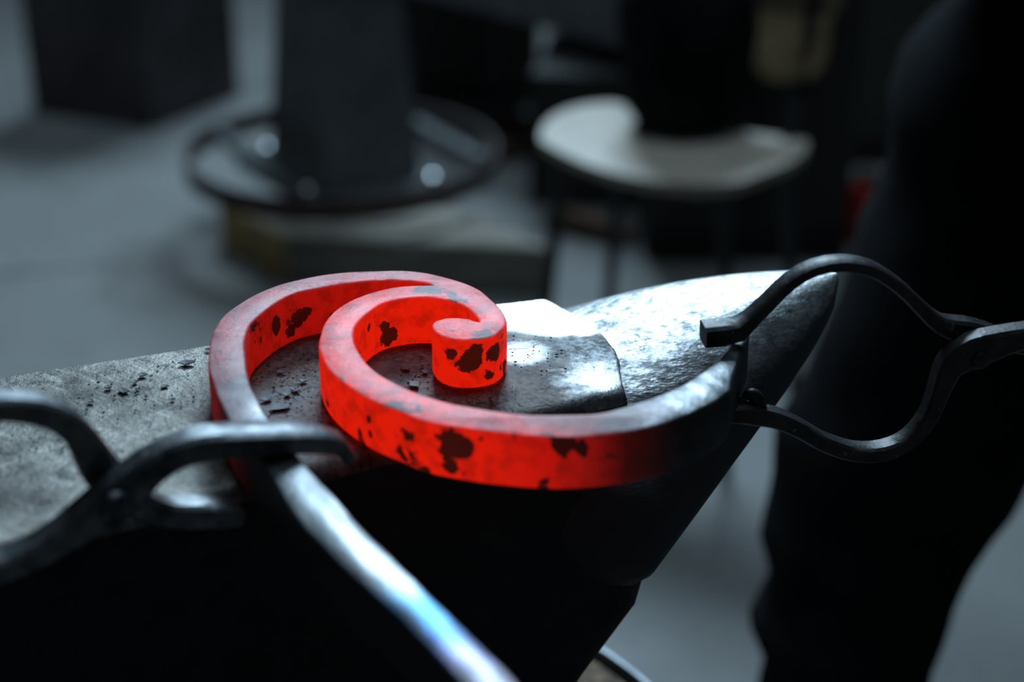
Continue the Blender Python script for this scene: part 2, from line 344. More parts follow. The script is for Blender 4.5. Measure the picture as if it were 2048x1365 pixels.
bars('window_1', lambda a, b: Vector((a, RY1 + 0.05, b)), WIN['x0'], WIN['x1'], WIN['z0'], WIN['z1'], 2, 2)
bars('added_rooflight', lambda a, b: Vector((a, b, RZ + 0.03)), ROOF_FILL['x0'], ROOF_FILL['x1'], ROOF_FILL['y0'], ROOF_FILL['y1'], 3, 2)  # bars across the added roof light

# ------------------------------------------------------------------ the anvil on its banded stump
AX = Vector((math.cos(R(25)), math.sin(R(25)), 0)); AV = Vector((-AX.y, AX.x, 0))
FNL, FNR = bz(-420, 1190, FACE_Z), bz(1238, 775, FACE_Z); FFR, FFL = bz(1085, 588, FACE_Z), bz(-420, 815, FACE_Z)
STUMP_C = Vector((-0.158, 0.859, 0))
anvil = thing('anvil', Vector((STUMP_C.x, STUMP_C.y, STUMP_Z)), 'large worn steel anvil with a bright horn, carrying the glowing scroll', 'anvil')
def face_plate():
    # worn, slightly dished top as a grid; edges rounded over (near edge most), then straight dark sides
    NU, NV = 150, 34; v = []; f = []
    bow = [0.0, 0.0035, 0.006, 0.005, 0.0]
    def top(s, t):
        p = FNL.lerp(FNR, s).lerp(FFL.lerp(FFR, s), t)
        w = noise.noise(Vector((p.x * 24, p.y * 24, 3.1))) * 0.0007 + noise.noise(Vector((p.x * 8, p.y * 8, 7.1))) * 0.0012
        e = AX * (0.014 * math.sin(math.pi * t) * s ** 10)
        dip = -0.0030 * max(0.0, s - 0.84) / 0.16 * max(0.0, t - 0.40) / 0.6
        return Vector((p.x, p.y, FACE_Z + w * min(1, 6 * t, 6 * (1 - t)) - 0.0006 + dip)) + e
    for j in range(NV + 1):
        for i in range(NU + 1):
            v.append(top(i / NU, 0.035 + 0.955 * j / NV))
    I = lambda i, j: j * (NU + 1) + i
    for j in range(NV):
        for i in range(NU): f.append((I(i, j), I(i + 1, j), I(i + 1, j + 1), I(i, j + 1)))
    mi = [0] * len(f)
    edge = [I(i, 0) for i in range(NU)] + [I(NU, j) for j in range(NV)] + [I(i, NV) for i in range(NU, 0, -1)] + [I(0, j) for j in range(NV, 0, -1)]
    side = [0] * NU + [1] * NV + [2] * NU + [3] * NV; n = len(edge); out = {0: -AV, 1: AX, 2: AV, 3: -AX}
    nr = []
    for k in range(n):
        q = Vector((0, 0, 0))
        for d in range(-2, 3): q += out[side[(k + d) % n]]
        nr.append(q.normalized())
    prev = edge
    for lv, (off, dz) in enumerate(((0.30, -0.03), (0.60, -0.14), (0.84, -0.40), (0.96, -0.70), (1.0, -1.0), (1.0, -2.0), (1.0, -4.0), (0.8, -4.4))):
        cur = []
        for k in range(n):
            r = (0.0085, 0.003, 0.0022, 0.004)[side[k]]; p = v[edge[k]]
            wv = noise.noise(Vector((p.x * 30, p.y * 30, 3.1))) * 0.0016 + noise.noise(Vector((p.x * 90, p.y * 90, lv * 0.3))) * 0.0009
            h = dz * r if lv < 5 else -0.034 * (-dz - 0.7) / 3.7
            q = p + nr[k] * (off * r + wv * off); cur.append(len(v)); v.append(Vector((q.x, q.y, p.z + h)))
        for k in range(n):
            m = (k + 1) % n; f.append((prev[k], cur[k], cur[m], prev[m])); mi.append(0 if lv < 5 else 1)
        prev = cur
    f.append(tuple(prev[::-1])); mi.append(1)
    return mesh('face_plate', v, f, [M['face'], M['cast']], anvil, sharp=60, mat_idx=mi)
face_plate()
def horn():
    tip = bz(1672, 537, 0.868); root = FNR.lerp(bz(1150, 586, FACE_Z), 0.53); ax = (tip - root); ax.z = 0; L = ax.length; ax.normalize(); side = Vector((-ax.y, ax.x, 0))
    rings = []; N = 30; crown = []
    for i in range(N + 1):
        t = -0.55 + 1.55 * i / N; tt = max(t, 0.0); sk = 1 - 0.45 * min(1, max(0, -t) / 0.45) ** 2
        w = (0.084 * (1 - tt) ** 0.72 + 0.004) * sk; h = (0.132 * (1 - tt) ** 0.95 + 0.012) * sk
        top = FACE_Z - 0.0035 - 0.03 * max(0, -t - 0.12) + 0.019 * tt + 0.006 * math.sin(math.pi * tt)
        c = root + ax * (L * t)
        ring = []
        for k in range(40):
            a = 2 * math.pi * k / 40; ca, sa = math.cos(a), math.sin(a)
            x = w * math.copysign(abs(ca) ** (0.58 if ca > 0 else 0.95), ca)
            hu = min(w * 0.62, h * 0.5) if ca > 0 else min(w * 0.62, h * 0.5) * (1 + 0.75 * abs(ca))
            z = top - hu + (hu * abs(sa) ** 0.95 if sa > 0 else -(h - hu) * abs(sa) ** 1.1)
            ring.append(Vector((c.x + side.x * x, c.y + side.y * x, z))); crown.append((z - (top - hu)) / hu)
        rings.append(ring)
    v, f = loft(rings); o = mesh('horn', v, f, M['horn'], anvil, sharp=60)
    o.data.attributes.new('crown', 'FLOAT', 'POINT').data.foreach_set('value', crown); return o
horn()
def body():
    # stacked rounded rectangles: throat under the plate, waist, spreading feet
    c = STUMP_C.copy(); near_mid = (FNL + FFL) / 2
    spec = [(0.818, -0.42, 0.255, 0.074), (0.785, -0.40, 0.245, 0.070), (0.74, -0.33, 0.215, 0.064), (0.70, -0.28, 0.205, 0.063), (0.66, -0.26, 0.172, 0.062),
            (0.62, -0.25, 0.142, 0.064), (0.58, -0.26, 0.140, 0.080), (0.55, -0.29, 0.155, 0.105), (0.53, -0.31, 0.165, 0.118), (0.501, -0.31, 0.17, 0.122)]
    mid = ((FNR + FFR) / 2 + near_mid) / 2; rings = []
    o = Vector((-0.13, 0.79, 0))
    for z, u0, u1, hv in spec:
        r = 0.03; ring = []
        for (cx, cy, a0) in ((u1 - r, hv - r, 0), (u0 + r, hv - r, 90), (u0 + r, -hv + r, 180), (u1 - r, -hv + r, 270)):
            for k in range(5):
                a = R(a0 + 22.5 * k); p = o + AX * (cx + r * math.cos(a)) + AV * (cy + r * math.sin(a)); ring.append(Vector((p.x, p.y, z)))
        rings.append(ring)
    v, f = loft(rings[::-1]); return mesh('body', v, f, M['cast'], anvil, sharp=60)
body()

stump = thing('anvil_stump', Vector((STUMP_C.x, STUMP_C.y, 0)), 'round sooty wooden stump with a steel band, under the large anvil', 'stump')
def stump_parts():
    rings = []
    for z, r in ((0, 0.292), (0.02, 0.295), (0.25, 0.293), (0.485, 0.295), (0.497, 0.292), (0.4995, 0.285), (0.498, 0.15), (0.4995, 0.02)):
        rings.append([Vector((STUMP_C.x + (r + 0.004 * noise.noise(Vector((math.cos(a) * 3, math.sin(a) * 3, z)))) * math.cos(a), STUMP_C.y + r * math.sin(a), z)) for a in [2 * math.pi * k / 72 for k in range(72)]])
    v, f = loft(rings); mesh('log', v, f, M['stump'], stump, sharp=50)
    rings = []
    for z, r in ((0.42, 0.2985), (0.42, 0.304), (0.501, 0.304), (0.503, 0.3025), (0.503, 0.2995), (0.497, 0.2985)):
        rings.append([Vector((STUMP_C.x + r * math.cos(a), STUMP_C.y + r * math.sin(a), z)) for a in [2 * math.pi * k / 72 for k in range(72)]])
    rings.append(rings[0]); v, f = loft(rings, cap=False); mesh('steel_band', v, f, M['band'], stump, sharp=40)
stump_parts()

# ------------------------------------------------------------------ the glowing scroll: one forging, traced as its top outline (px, py, heat, temper)
SEG = [
 [(1120, 1500, 0, 1.25), (1030, 1365, 0, 1), (961, 1294, 0, .86), (888, 1221, 0, .70), (790, 1123, 0, .47), (693, 1021, 0, .24), (634, 953, 0, .1), (595, 908, 0, 0), (562, 870, 0, 0), (538, 835, .03, 0), (519, 804, .14, 0), (501, 771, .30, 0), (494, 734, .45, 0), (490, 701, .55, 0), (492, 672, .6, 0), (505, 646, .62, 0), (534, 617, .64, 0), (563, 599, .65, 0), (607, 582, .66, 0), (660, 571, .68, 0), (710, 565, .7, 0), (765, 561, .74, 0), (820, 562, .8, 0), (866, 569, .86, 0)],
 [(866, 569, .86, 0), (820, 571, .9, 0), (783, 574, .92, 0), (746, 583, .95, 0), (702, 599, .97, 0), (669, 621, 1, 0), (647, 650, 1, 0), (638, 676, 1, 0), (640, 705, 1, 0), (658, 738, 1, 0), (691, 768, 1, 0), (746, 800, 1, 0), (801, 824, 1, 0), (856, 843, 1, 0), (939, 859, .97, 0), (1017, 868, .9, 0), (1095, 873, .78, 0), (1173, 872, .56, 0), (1252, 864, .26, 0), (1322, 849, .06, 0), (1369, 832, 0, 0), (1427, 804, 0, 0), (1462, 779, 0, 0)],
 [(1462, 779, 0, 0), (1471, 742, 0, 0), (1486, 700, 0, 0), (1499, 664, 0, 0)],
 [(1499, 664, 0, 0), (1478, 664, 0, 0)],
 [(1478, 664, 0, 0), (1457, 692, 0, 0), (1435, 719, 0, 0), (1423, 730, 0, 0), (1369, 766, 0, 0), (1310, 793, .05, 0), (1252, 812, .2, 0), (1193, 824, .4, 0), (1134, 830, .58, 0), (1076, 830, .7, 0), (1003, 823, .82, 0), (948, 815, .9, 0), (893, 804, .94, 0), (838, 786, .97, 0), (783, 762, 1, 0), (746, 738, 1, 0), (724, 712, 1, 0), (711, 687, 1, 0), (708, 665, 1, 0), (715, 646, 1, 0), (735, 626, 1, 0), (765, 608, 1, 0), (801, 599, 1, 0), (838, 595, 1, 0), (874, 597, 1, 0), (911, 605, 1, 0), (937, 618, 1, 0), (951, 632, 1, 0), (958, 645, 1, 0)],
 [(958, 645, 1, 0), (940, 637, 1, 0), (918, 634, 1, 0), (889, 635, 1, 0), (870, 641, 1, 0), (863, 652, 1, 0), (871, 665, 1, 0), (893, 676, 1, 0), (922, 681, 1, 0), (959, 679, 1, 0), (988, 672, 1, 0), (1008, 657, 1, 0), (1015, 641, .98, 0), (1006, 621, .93, 0), (984, 599, .88, 0), (948, 573, .82, 0), (893, 553, .76, 0), (820, 542, .7, 0), (746, 541, .65, 0), (673, 546, .62, 0), (607, 555, .6, 0), (545, 573, .58, 0), (490, 599, .57, 0), (450, 628, .55, 0), (428, 657, .53, 0), (418, 694, .48, 0), (417, 738, .40, 0), (435, 793, .3, 0), (459, 846, .15, 0), (486, 880, .04, 0), (517, 918, 0, 0), (571, 1001, 0, .2), (644, 1094, 0, .4), (742, 1182, 0, .6), (815, 1250, 0, .77), (888, 1329, 0, .93), (925, 1365, 0, 1), (1040, 1500, 0, 1.25)],
]
def scroll():
    loop = []
    for seg in SEG:
        pts = [(*bz(px, py, BAR_Z), h, c) for px, py, h, c in seg]
        loop += crom(pts, 0.0035)[:-1]
    loop.append((*bz(1040, 1500, BAR_Z), 0, 1.25))
    n = len(loop); P = [Vector(p[:3]) for p in loop]
    area2 = sum(P[i].x * P[(i + 1) % n].y - P[(i + 1) % n].x * P[i].y for i in range(n))
    if area2 < 0: P.reverse(); loop.reverse()
    nrm = []
    for i in range(n):
        d = P[(i + 1) % n] - P[i - 1]; nrm.append(Vector((d.y, -d.x, 0)).normalized())
    for i in range(n):
        w = noise.noise(P[i] * 55) * 0.0007; P[i] = P[i] + nrm[i] * w
    bot = FACE_Z + 0.0006
    levels = [(-0.0016, BAR_Z), (-0.0005, BAR_Z - 0.0005), (0, BAR_Z - 0.0018), (0, BAR_Z - 0.012), (0, bot + 0.002), (-0.001, bot)]
    v = []; heat = []; tem = []
    for off, z in levels:
        for i in range(n):
            dz = noise.noise(P[i] * 40) * 0.0006 if z > bot + 0.01 else 0
            q = P[i] + nrm[i] * off; v.append(Vector((q.x, q.y, z + dz))); heat.append(max(0, min(1, loop[i][3]))); tem.append(max(0, min(1, loop[i][4] / 1.0)))
    f = []; mi = []
    for k in range(len(levels) - 1):
        for i in range(n):
            a, b = k * n + i, k * n + (i + 1) % n; f.append((b, a, a + n, b + n)); mi.append(0 if k < 1 else 1)
    tri = tessellate_polygon([[Vector((p.x, p.y, 0)) for p in v[:n]]])
    for t in tri: f.append(t); mi.append(0)
    m0 = (len(levels) - 1) * n
    for t in tri: f.append(tuple(m0 + q for q in t[::-1])); mi.append(1)
    at = Vector((-0.05, 0.88, FACE_Z))
    o = mesh('forged_scroll', v, f, [M['hot_top'], M['hot']], None, at=at, sharp=45, mat_idx=mi)
    for nm, data in (('glow_level', heat), ('temper_level', tem)):
        a = o.data.attributes.new(nm, 'FLOAT', 'POINT'); a.data.foreach_set('value', data)
    return tag(o, 'red-hot forged iron scroll of two curling bars with a round eye', 'scroll')
scroll()

# ------------------------------------------------------------------ tongs
def strap(name, path, plane_p, plane_n, depth, mat, parent, shift=0.0, step=0.005):
    """forged bar swept along (px, py, thickness in px) inside the plane of the tongs"""
    n = plane_n.normalized(); pts = []
    for p in path:
        q = bpl(p[0], p[1], plane_p, n); pts.append((q.x, q.y, q.z, p[2] * (q - CAM).length / FPX / 2, (p[3] if len(p) > 3 else 1.0) * depth / 2))
    pts = crom(pts, step); rings = []
    for i, p in enumerate(pts):
        c = Vector(p[:3]); a, b = p[3], p[4]
        d = (Vector(pts[min(i + 1, len(pts) - 1)][:3]) - Vector(pts[max(i - 1, 0)][:3])).normalized(); s = n.cross(d).normalized()
        c = c - n * shift
        a *= 1 + 0.06 * noise.noise(c * 60); b *= 1 + 0.06 * noise.noise(c * 60 + Vector((9, 0, 0)))
        k = 0.72
        rings.append([c + s * (a * x) + n * (b * y) for x, y in ((1, k), (k, 1), (-k, 1), (-1, k), (-1, -k), (-k, -1), (k, -1), (1, -k))])
    v, f = loft(rings); return mesh(name, v, f, mat, parent, sharp=35)
def rivet(c, n, r, h, mat, parent):
    n = n.normalized(); x = n.cross(Vector((0, 0, 1))).normalized(); y = n.cross(x); rings = []
    for rr, hh in ((1.0, -0.012), (1.0, 0.15 * h), (0.9, 0.6 * h), (0.6, 0.92 * h), (0.15, h)):
        rings.append([c + n * hh + (x * math.cos(a) + y * math.sin(a)) * r * rr for a in [2 * math.pi * k / 18 for k in range(18)]])
    v, f = loft(rings); return mesh('rivet', v, f, mat, parent, sharp=60)

# right tongs, gripping the dark end of the inner bar
TRn = Vector((math.sin(R(8)), -math.cos(R(8)), 0)); TRp = bz(1440, 705, BAR_Z) - TRn * 0.004
rt = thing('blacksmith_tongs', bpl(1945, 700, TRp, TRn), 'black forged tongs with a wide round loop, gripping the dark bar end beside the horn', 'tongs')
strap('upper_jaw_half', [(1411, 677, 44, 1.25), (1445, 674, 46, 1.25), (1482, 667, 42, 1.15), (1508, 645, 30), (1540, 614, 27), (1585, 571, 26), (1635, 543, 25), (1690, 534, 25), (1745, 544, 25), (1800, 578, 26), (1848, 624, 28), (1884, 655, 34), (1930, 668, 48), (1975, 680, 48), (2040, 694, 34), (2200, 722, 28), (2500, 765, 26), (2900, 800, 24)], TRp, TRn, 0.012, M['tong'], rt, 0.0055)
strap('lower_jaw_half', [(1448, 812, 34, 1.2), (1480, 812, 40, 1.2), (1508, 819, 38), (1545, 826, 34), (1590, 846, 32), (1640, 874, 31), (1700, 893, 31), (1760, 891, 31), (1812, 866, 31), (1848, 822, 32), (1870, 768, 36), (1893, 718, 54), (1935, 693, 66), (1985, 676, 58), (2050, 660, 44), (2200, 634, 30), (2500, 606, 26), (2900, 600, 24)], TRp, TRn, 0.012, M['tong'], rt, -0.0055)
curl = [bpl(1496 + 15 * math.cos(R(a)), 806 + 20 * math.sin(R(a)) - 4, TRp, TRn) + TRn * 0.004 for a in range(-140, 61, 20)]
tube('jaw_curl', curl, [0.0022 + 0.0004 * i for i in range(len(curl))], M['tong'], rt, 8)
rivet(bpl(1945, 702, TRp, TRn) + TRn * 0.0115, TRn, 0.0052, 0.0022, M['tong'], rt)

# left tongs, gripping the cold shank in the foreground
TLn = Vector((math.sin(R(30)), -math.cos(R(30)), 0)).normalized(); TLp = bz(550, 905, BAR_Z + 0.0008) - TLn * 0.007
lt = thing('blacksmith_tongs', bpl(215, 985, TLp, TLn), 'grey forged tongs with a hooked jaw, clamped across the bright bar at lower left', 'tongs')
strap('hooked_jaw_half', [(689, 914, 15, 0.6), (683, 896, 26, 0.8), (664, 878, 38, 1.0), (630, 870, 44, 1.2), (560, 868, 47, 1.35), (480, 871, 50, 1.35), (410, 878, 55, 1.2), (345, 896, 60), (285, 931, 68), (235, 978, 82), (180, 1020, 76), (110, 1068, 58), (40, 1106, 52), (-60, 1140, 48), (-350, 1200, 42), (-900, 1280, 38)], TLp, TLn, 0.0145, M['tong_near'], lt, -0.004)
strap('lower_jaw_half', [(492, 1046, 34, 1.1), (470, 1045, 44, 1.2), (420, 1044, 52, 1.2), (350, 1046, 54), (295, 1028, 60), (250, 998, 78), (215, 958, 76), (190, 915, 66), (160, 876, 58), (112, 846, 54), (50, 834, 52), (-30, 834, 52), (-200, 860, 48), (-500, 920, 38), (-900, 1000, 36)], TLp, TLn, 0.0145, M['tong_near'], lt, 0.0105)
rivet(bpl(217, 992, TLp, TLn) + TLn * 0.0115, TLn, 0.0080, 0.0045, M['tong_near'], lt)

# ------------------------------------------------------------------ forge scale on the anvil face
def flake_mesh(r, seed, curl):
    rnd = random.Random(seed); k = rnd.randint(5, 8); top = []
    ang = sorted(rnd.uniform(0, 2 * math.pi) for _ in range(k))
    ang = [2 * math.pi * i / k + rnd.uniform(-0.3, 0.3) for i in range(k)]
    for a in ang:
        rr = r * rnd.uniform(0.55, 1.15); x, y = rr * math.cos(a), rr * math.sin(a) * rnd.uniform(0.6, 1.0)
        top.append(Vector((x, y, 0.0002 + curl * (x * x + y * y) / (r * r))))
    th = 0.0005; v = [p + Vector((0, 0, th)) for p in top] + top + [Vector((0, 0, th)), Vector((0, 0, 0.0001))]
    f = []
    for i in range(k):
        j = (i + 1) % k; f += [(i, j, 2 * k), (k + j, k + i, 2 * k + 1), (i, k + i, k + j, j)]
    return v, f
FL = [(562, 815, .0062), (534, 800, .004), (590, 780, .004), (608, 762, .003), (560, 745, .003), (575, 790, .0032), (830, 770, .004), (850, 745, .003), (812, 738, .004), (880, 800, .003),
      (372, 727, .0045), (245, 783, .0045), (285, 750, .003), (182, 803, .003), (330, 775, .0025), (12, 782, .0055), (415, 700, .0022), (270, 765, .003), (345, 800, .002), (215, 775, .003)]
for i, (px, py, r) in enumerate(FL):
    v, f = flake_mesh(r, 40 + i, random.uniform(0.0, 0.00035)); c = bz(px, py, FACE_Z + 0.0003)
    rz = random.uniform(0, 6.28); rot = Matrix.Rotation(rz, 3, 'Z')
    o = mesh('scale_flake', [c + rot @ p for p in v], f, M['flake'], at=c)
    lab = ('largest grey scale flake on the anvil, in the gap between the two scroll bars' if i == 0 else
           'thin dark scale flake on the anvil between the outer and inner scroll bars' if i < 6 else
           'thin dark scale flake on the anvil inside the inner scroll loop' if i < 10 else
           'large scale flake at the far edge of the anvil face, nearest the scroll' if i == 10 else
           'scale flake at the left picture edge, above the curved tong handle' if i == 15 else
           'thin dark scale flake on the bare anvil face left of the scroll')
    tag(o, lab, 'scale flake', 'loose flakes of forge scale on the anvil')
def crumbs():
    v, f = [], []; rnd = random.Random(5)
    zones = [(590, 770, 75, 60, 60), (270, 775, 130, 50, 60), (840, 760, 60, 45, 40), (960, 790, 70, 25, 40), (90, 900, 110, 90, 25), (690, 900, 40, 40, 30), (1090, 720, 80, 50, 25)]
    for cx, cy, sx, sy, nn in zones:
        for _ in range(nn):
            px, py = rnd.gauss(cx, sx * 0.6), rnd.gauss(cy, sy * 0.6)
            c = bz(px, py, FACE_Z + 0.0003)
            # keep to the face
            if (c - FNL).cross(FNR - FNL).z > -0.006 or (c - FFL).cross(FFR - FFL).z < 0.006: continue
            fv, ff = flake_mesh(rnd.uniform(0.0003, 0.0004 + 0.0012 * rnd.random() ** 2), rnd.randint(0, 9999), rnd.uniform(0, 0.0005)); b = len(v)
            rot = Matrix.Rotation(rnd.uniform(0, 6.28), 3, 'Z')
            v += [c + rot @ p for p in fv]; f += [tuple(b + q for q in t) for t in ff]
    o = mesh('scale_crumbs', v, f, M['flake'], at=bz(600, 780, FACE_Z)); o['kind'] = 'stuff'
    tag(o, 'fine dark crumbs of forge scale scattered over the anvil face', 'scale crumbs')
crumbs()

# ------------------------------------------------------------------ behind: dark block on the floor
A, B, C_ = bz(66, 226, 0), bz(302, 262, 0), bz(482, 190, 0); D_ = A + C_ - B
blk = thing('square_block', (A + C_) / 2, 'dark square block standing on the concrete at upper left', 'block')
mesh('body', *prism_v([A, B, C_, D_], 0, 0.52), M['block'], blk, sharp=40, bevel=0.006)
cen = (A + C_) / 2
mesh('top_plate', *prism_v([cen + (p - cen) * 1.04 for p in (A, B, C_, D_)], 0.521, 0.545), M['pillar'], blk, sharp=40, bevel=0.004)

# ------------------------------------------------------------------ pillar stand with its hoop, on a timber base
BT = 0.10
FLc, BLc, FRc = bz(568, 470, BT), bz(436, 396, BT), bz(1100, 494, BT)
e1 = FRc - FLc; e2 = BLc - FLc
base = thing('timber_base', Vector(((FLc + e1 / 2 + e2 / 2).x, (FLc + e1 / 2 + e2 / 2).y, 0)), 'low base of grimy timber beams under the pillar and hoop', 'base')
for k0, k1 in ((0.0, 0.42), (0.48, 1.0)):
    q = [FLc + e2 * k0, FRc + e2 * k0, FRc + e2 * k1, FLc + e2 * k1]
    v, f = prism_v(q, 0.0, BT)
    mesh('beam', v, f, [M['beam'], M['beam_end']], base, bevel=0.006, sharp=40, mat_idx=[0, 0, 0, 1, 0, 1])
ce = bz(690, 338, BT + 0.012); PC = Vector((ce.x, ce.y, 0))
ped = thing('pillar_stand', Vector((PC.x, PC.y, BT)), 'tapered dark steel pillar bolted to the timber base, ringed by an iron hoop', 'stand')
PR = R(34)
def rot2(a, r): return Vector((math.cos(a) * r, math.sin(a) * r, 0))
def sq(z, h, rz=PR, c=PC): return [Vector((c.x, c.y, z)) + rot2(rz + R(45 + 90 * k), h * math.sqrt(2)) for k in range(4)]
v, f = loft([sq(BT + 0.012, 0.114), sq(0.62, 0.080)]); mesh('column', v, f, M['pillar'], ped, sharp=40, bevel=0.005)
v, f = loft([sq(BT + 0.0005, 0.165), sq(BT + 0.012, 0.165)]); mesh('foot_plate', v, f, M['spoke'], ped, sharp=40, bevel=0.002)
v, f = loft([sq(0.621, 0.12), sq(0.645, 0.12)]); mesh('top_plate', v, f, M['pillar'], ped, sharp=40, bevel=0.003)
for px, py in ((612, 380), (864, 356), (532, 296), (760, 290)):
    c = bz(px, py, BT + 0.04); rings = [[Vector((c.x, c.y, BT + z)) + rot2(R(30 * k), r) for k in range(12)] for z, r in ((0.0125, 0.019), (0.030, 0.019), (0.040, 0.0165), (0.047, 0.011), (0.0495, 0.004))]
    v, f = loft(rings); mesh('bolt', v, f, M['bolt'], ped, sharp=50)
hz = 0.155; RCc = bz(684, 312, hz); HC = Vector((RCc.x, RCc.y, 0)); HR = (bz(990, 318, hz) - bz(378, 318, hz)).length / 2
rings = []
for k in range(72):
    a = 2 * math.pi * k / 72; d = rot2(a, 1.0)
    rings.append([HC + d * (HR + dr) + Vector((0, 0, z)) for dr, z in ((0, hz - 0.021), (0.007, hz - 0.021), (0.007, hz + 0.021), (0, hz + 0.021))])
rings.append(rings[0]); v, f = loft(rings, cap=False); mesh('hoop', v, f, M['ring'], ped, sharp=40)
for (a, b) in (((432, 262), (600, 392)), ((826, 246), (966, 322))):
    p, q = bz(*a, hz), bz(*b, hz); d = (q - p).normalized(); s = Vector((-d.y, d.x, 0)); m_ = (p + q) / 2
    v, f = box_v(m_, d, s, (0, 0, 1), (q - p).length / 2, 0.015, 0.012); mesh('spoke', v, f, M['spoke'], ped, sharp=40, bevel=0.001)

# ------------------------------------------------------------------ wooden chair with steel legs, a dark bundle lying on it
SZ = 0.45
cA, cB = bz(1062, 292, SZ), bz(1490, 384, SZ); ux = (cB - cA); Wd = ux.length; ux.normalize(); uy = Vector((-ux.y, ux.x, 0)); Dp = 0.225
chair = thing('chair', Vector(((cA + ux * Wd / 2 + uy * Dp / 2).x, (cA + ux * Wd / 2 + uy * Dp / 2).y, 0)), 'chair with a pale curved plywood seat on thin black legs', 'chair')
def cp(s, t, z): p = cA + ux * (s * Wd) + uy * (t * Dp); return Vector((p.x, p.y, z))
def seat():
    N = 22; top = []; bot = []; idx = {}
    v = []; f = []
    for j in range(N + 1):
        for i in range(N + 1):
            s, t = i / N * 2 - 1, j / N * 2 - 1
            # squircle map for rounded corners
            x = s * math.sqrt(1 - 0.30 * t * t); y = t * math.sqrt(1 - 0.30 * s * s)
            z = SZ + 0.020 * x * x - 0.018 * max(0, -y - 0.5) ** 2 * 4 * 0.5
            v.append(cp(x * 0.56 + 0.5, y * 0.56 + 0.5, z))
    n = len(v); v += [p - Vector((0, 0, 0.016)) for p in v]
    I = lambda i, j: j * (N + 1) + i
    for j in range(N):
        for i in range(N):
            f.append((I(i, j), I(i + 1, j), I(i + 1, j + 1), I(i, j + 1))); f.append((n + I(i, j + 1), n + I(i + 1, j + 1), n + I(i + 1, j), n + I(i, j)))
    edge = [I(i, 0) for i in range(N)] + [I(N, j) for j in range(N)] + [I(i, N) for i in range(N, 0, -1)] + [I(0, j) for j in range(N, 0, -1)]
    for a, b in zip(edge, edge[1:] + edge[:1]): f.append((a, n + a, n + b, b))
    mesh('seat', v, f, M['seat'], chair, sharp=50)
seat()
for s, t in ((0.12, 0.1), (0.88, 0.1), (0.9, 0.9), (0.1, 0.9)):
    fs, ft = s + (0.10 if s > .5 else -0.10), t + (0.12 if t > .5 else -0.08)
    tube('leg', [cp(s, t, SZ - 0.012), cp((s + fs) / 2, (t + ft) / 2, SZ * 0.5), cp(fs, ft, 0.002)], 0.0105, M['tube'], chair)
tube('seat_rail', [cp(0.1, 0.1, SZ - 0.024), cp(0.9, 0.1, SZ - 0.024)], 0.009, M['tube'], chair)
tube('seat_rail', [cp(0.1, 0.9, SZ - 0.024), cp(0.9, 0.9, SZ - 0.024)], 0.009, M['tube'], chair)
def backrest():
    rings = []
    for k in range(17):
        s = k / 16 * 2 - 1; bow = 0.05 * (1 - s * s); hh = 0.085 * (1 - 0.35 * abs(s) ** 4)
        rings.append([cp(0.5 + 0.5 * s, 1.0, 0.0) + uy * (0.045 + bow + o_) + Vector((0, 0, 0.70 + z)) for o_, z in ((0, -hh), (0.012, -hh), (0.02, 0), (0.022, hh), (0.010, hh), (0.008, 0))])
    v, f = loft(rings); mesh('backrest', v, f, M['back'], chair, sharp=45, bevel=0.002)
    for s in (0.12, 0.88):
        tube('back_post', [cp(s, 0.9, SZ - 0.02), cp(s, 1.12, SZ + 0.06), cp(s, 1.2, 0.60), cp(s, 1.21, 0.72)], 0.010, M['tube'], chair)
backrest()
def blob(name, c, rx, ry, rz, mat, seed, flat=0.0, lump=0.18, taper=0.0, lean=Vector((0, 0, 0))):
    v, f = [], []; NU, NV = 40, 22
    for j in range(NV + 1):
        ph = math.pi * j / NV - math.pi / 2
        for i in range(NU):
            a = 2 * math.pi * i / NU; d = Vector((math.cos(a) * math.cos(ph), math.sin(a) * math.cos(ph), math.sin(ph)))
            k = 1 + lump * noise.noise(d * 1.6 + Vector((seed, 0, 0))) + lump * 0.35 * noise.noise(d * 5 + Vector((0, seed, 0)))
            tp = 1 - taper * (d.z + 1) / 2
            z = max(d.z * k, -flat) if flat else d.z * k
            p = Vector((d.x * rx * k * tp, d.y * ry * k * tp, z * rz)); v.append(c + p + lean * ((d.z + 1) / 2))
    for j in range(NV):
        for i in range(NU):
            a, b = j * NU + i, j * NU + (i + 1) % NU; f.append((a, b, b + NU, a + NU))
    return mesh(name, v, f, mat, smooth=True, at=Vector((c.x, c.y, min(p.z for p in v))))
bun = blob('cloth_bundle', cp(0.40, 0.93, SZ + 0.128), 0.098, 0.085, 0.17, M['cloth'], 3.3, flat=0.70, taper=-0.15)
tag(bun, 'black cloth bundle heaped on the pale chair seat', 'bundle')

# ------------------------------------------------------------------ low steel table, cabinets and scrap in the gloom
TZ = 0.33
tA, tB = bz(880, 0, TZ), bz(1285, 112, TZ); td = (tB - tA).normalized(); tn = Vector((-td.y, td.x, 0)); tl = (tB - tA).length
tA = tA - td * 0.25
tab = thing('steel_table', Vector(((tA + td * 0.5).x, (tA + td * 0.5).y, 0)), 'low dark sheet steel table standing behind the chair', 'table')
Q = [tA, tB, tB + tn * 0.36, tA + tn * 0.36]
mesh('table_top', *prism_v(Q, TZ, TZ + 0.13), M['sheet'], tab, sharp=40, bevel=0.004)
for p in (tA + td * 0.08 + tn * 0.06, tB - td * 0.19 + tn * 0.06, tB - td * 0.06 + tn * 0.30, tA + td * 0.08 + tn * 0.30):
    v, f = box_v(Vector((p.x, p.y, TZ / 2)), td, tn, (0, 0, 1), 0.024, 0.024, TZ / 2 - 0.0005); mesh('leg', v, f, M['tube'], tab, sharp=40, bevel=0.002)
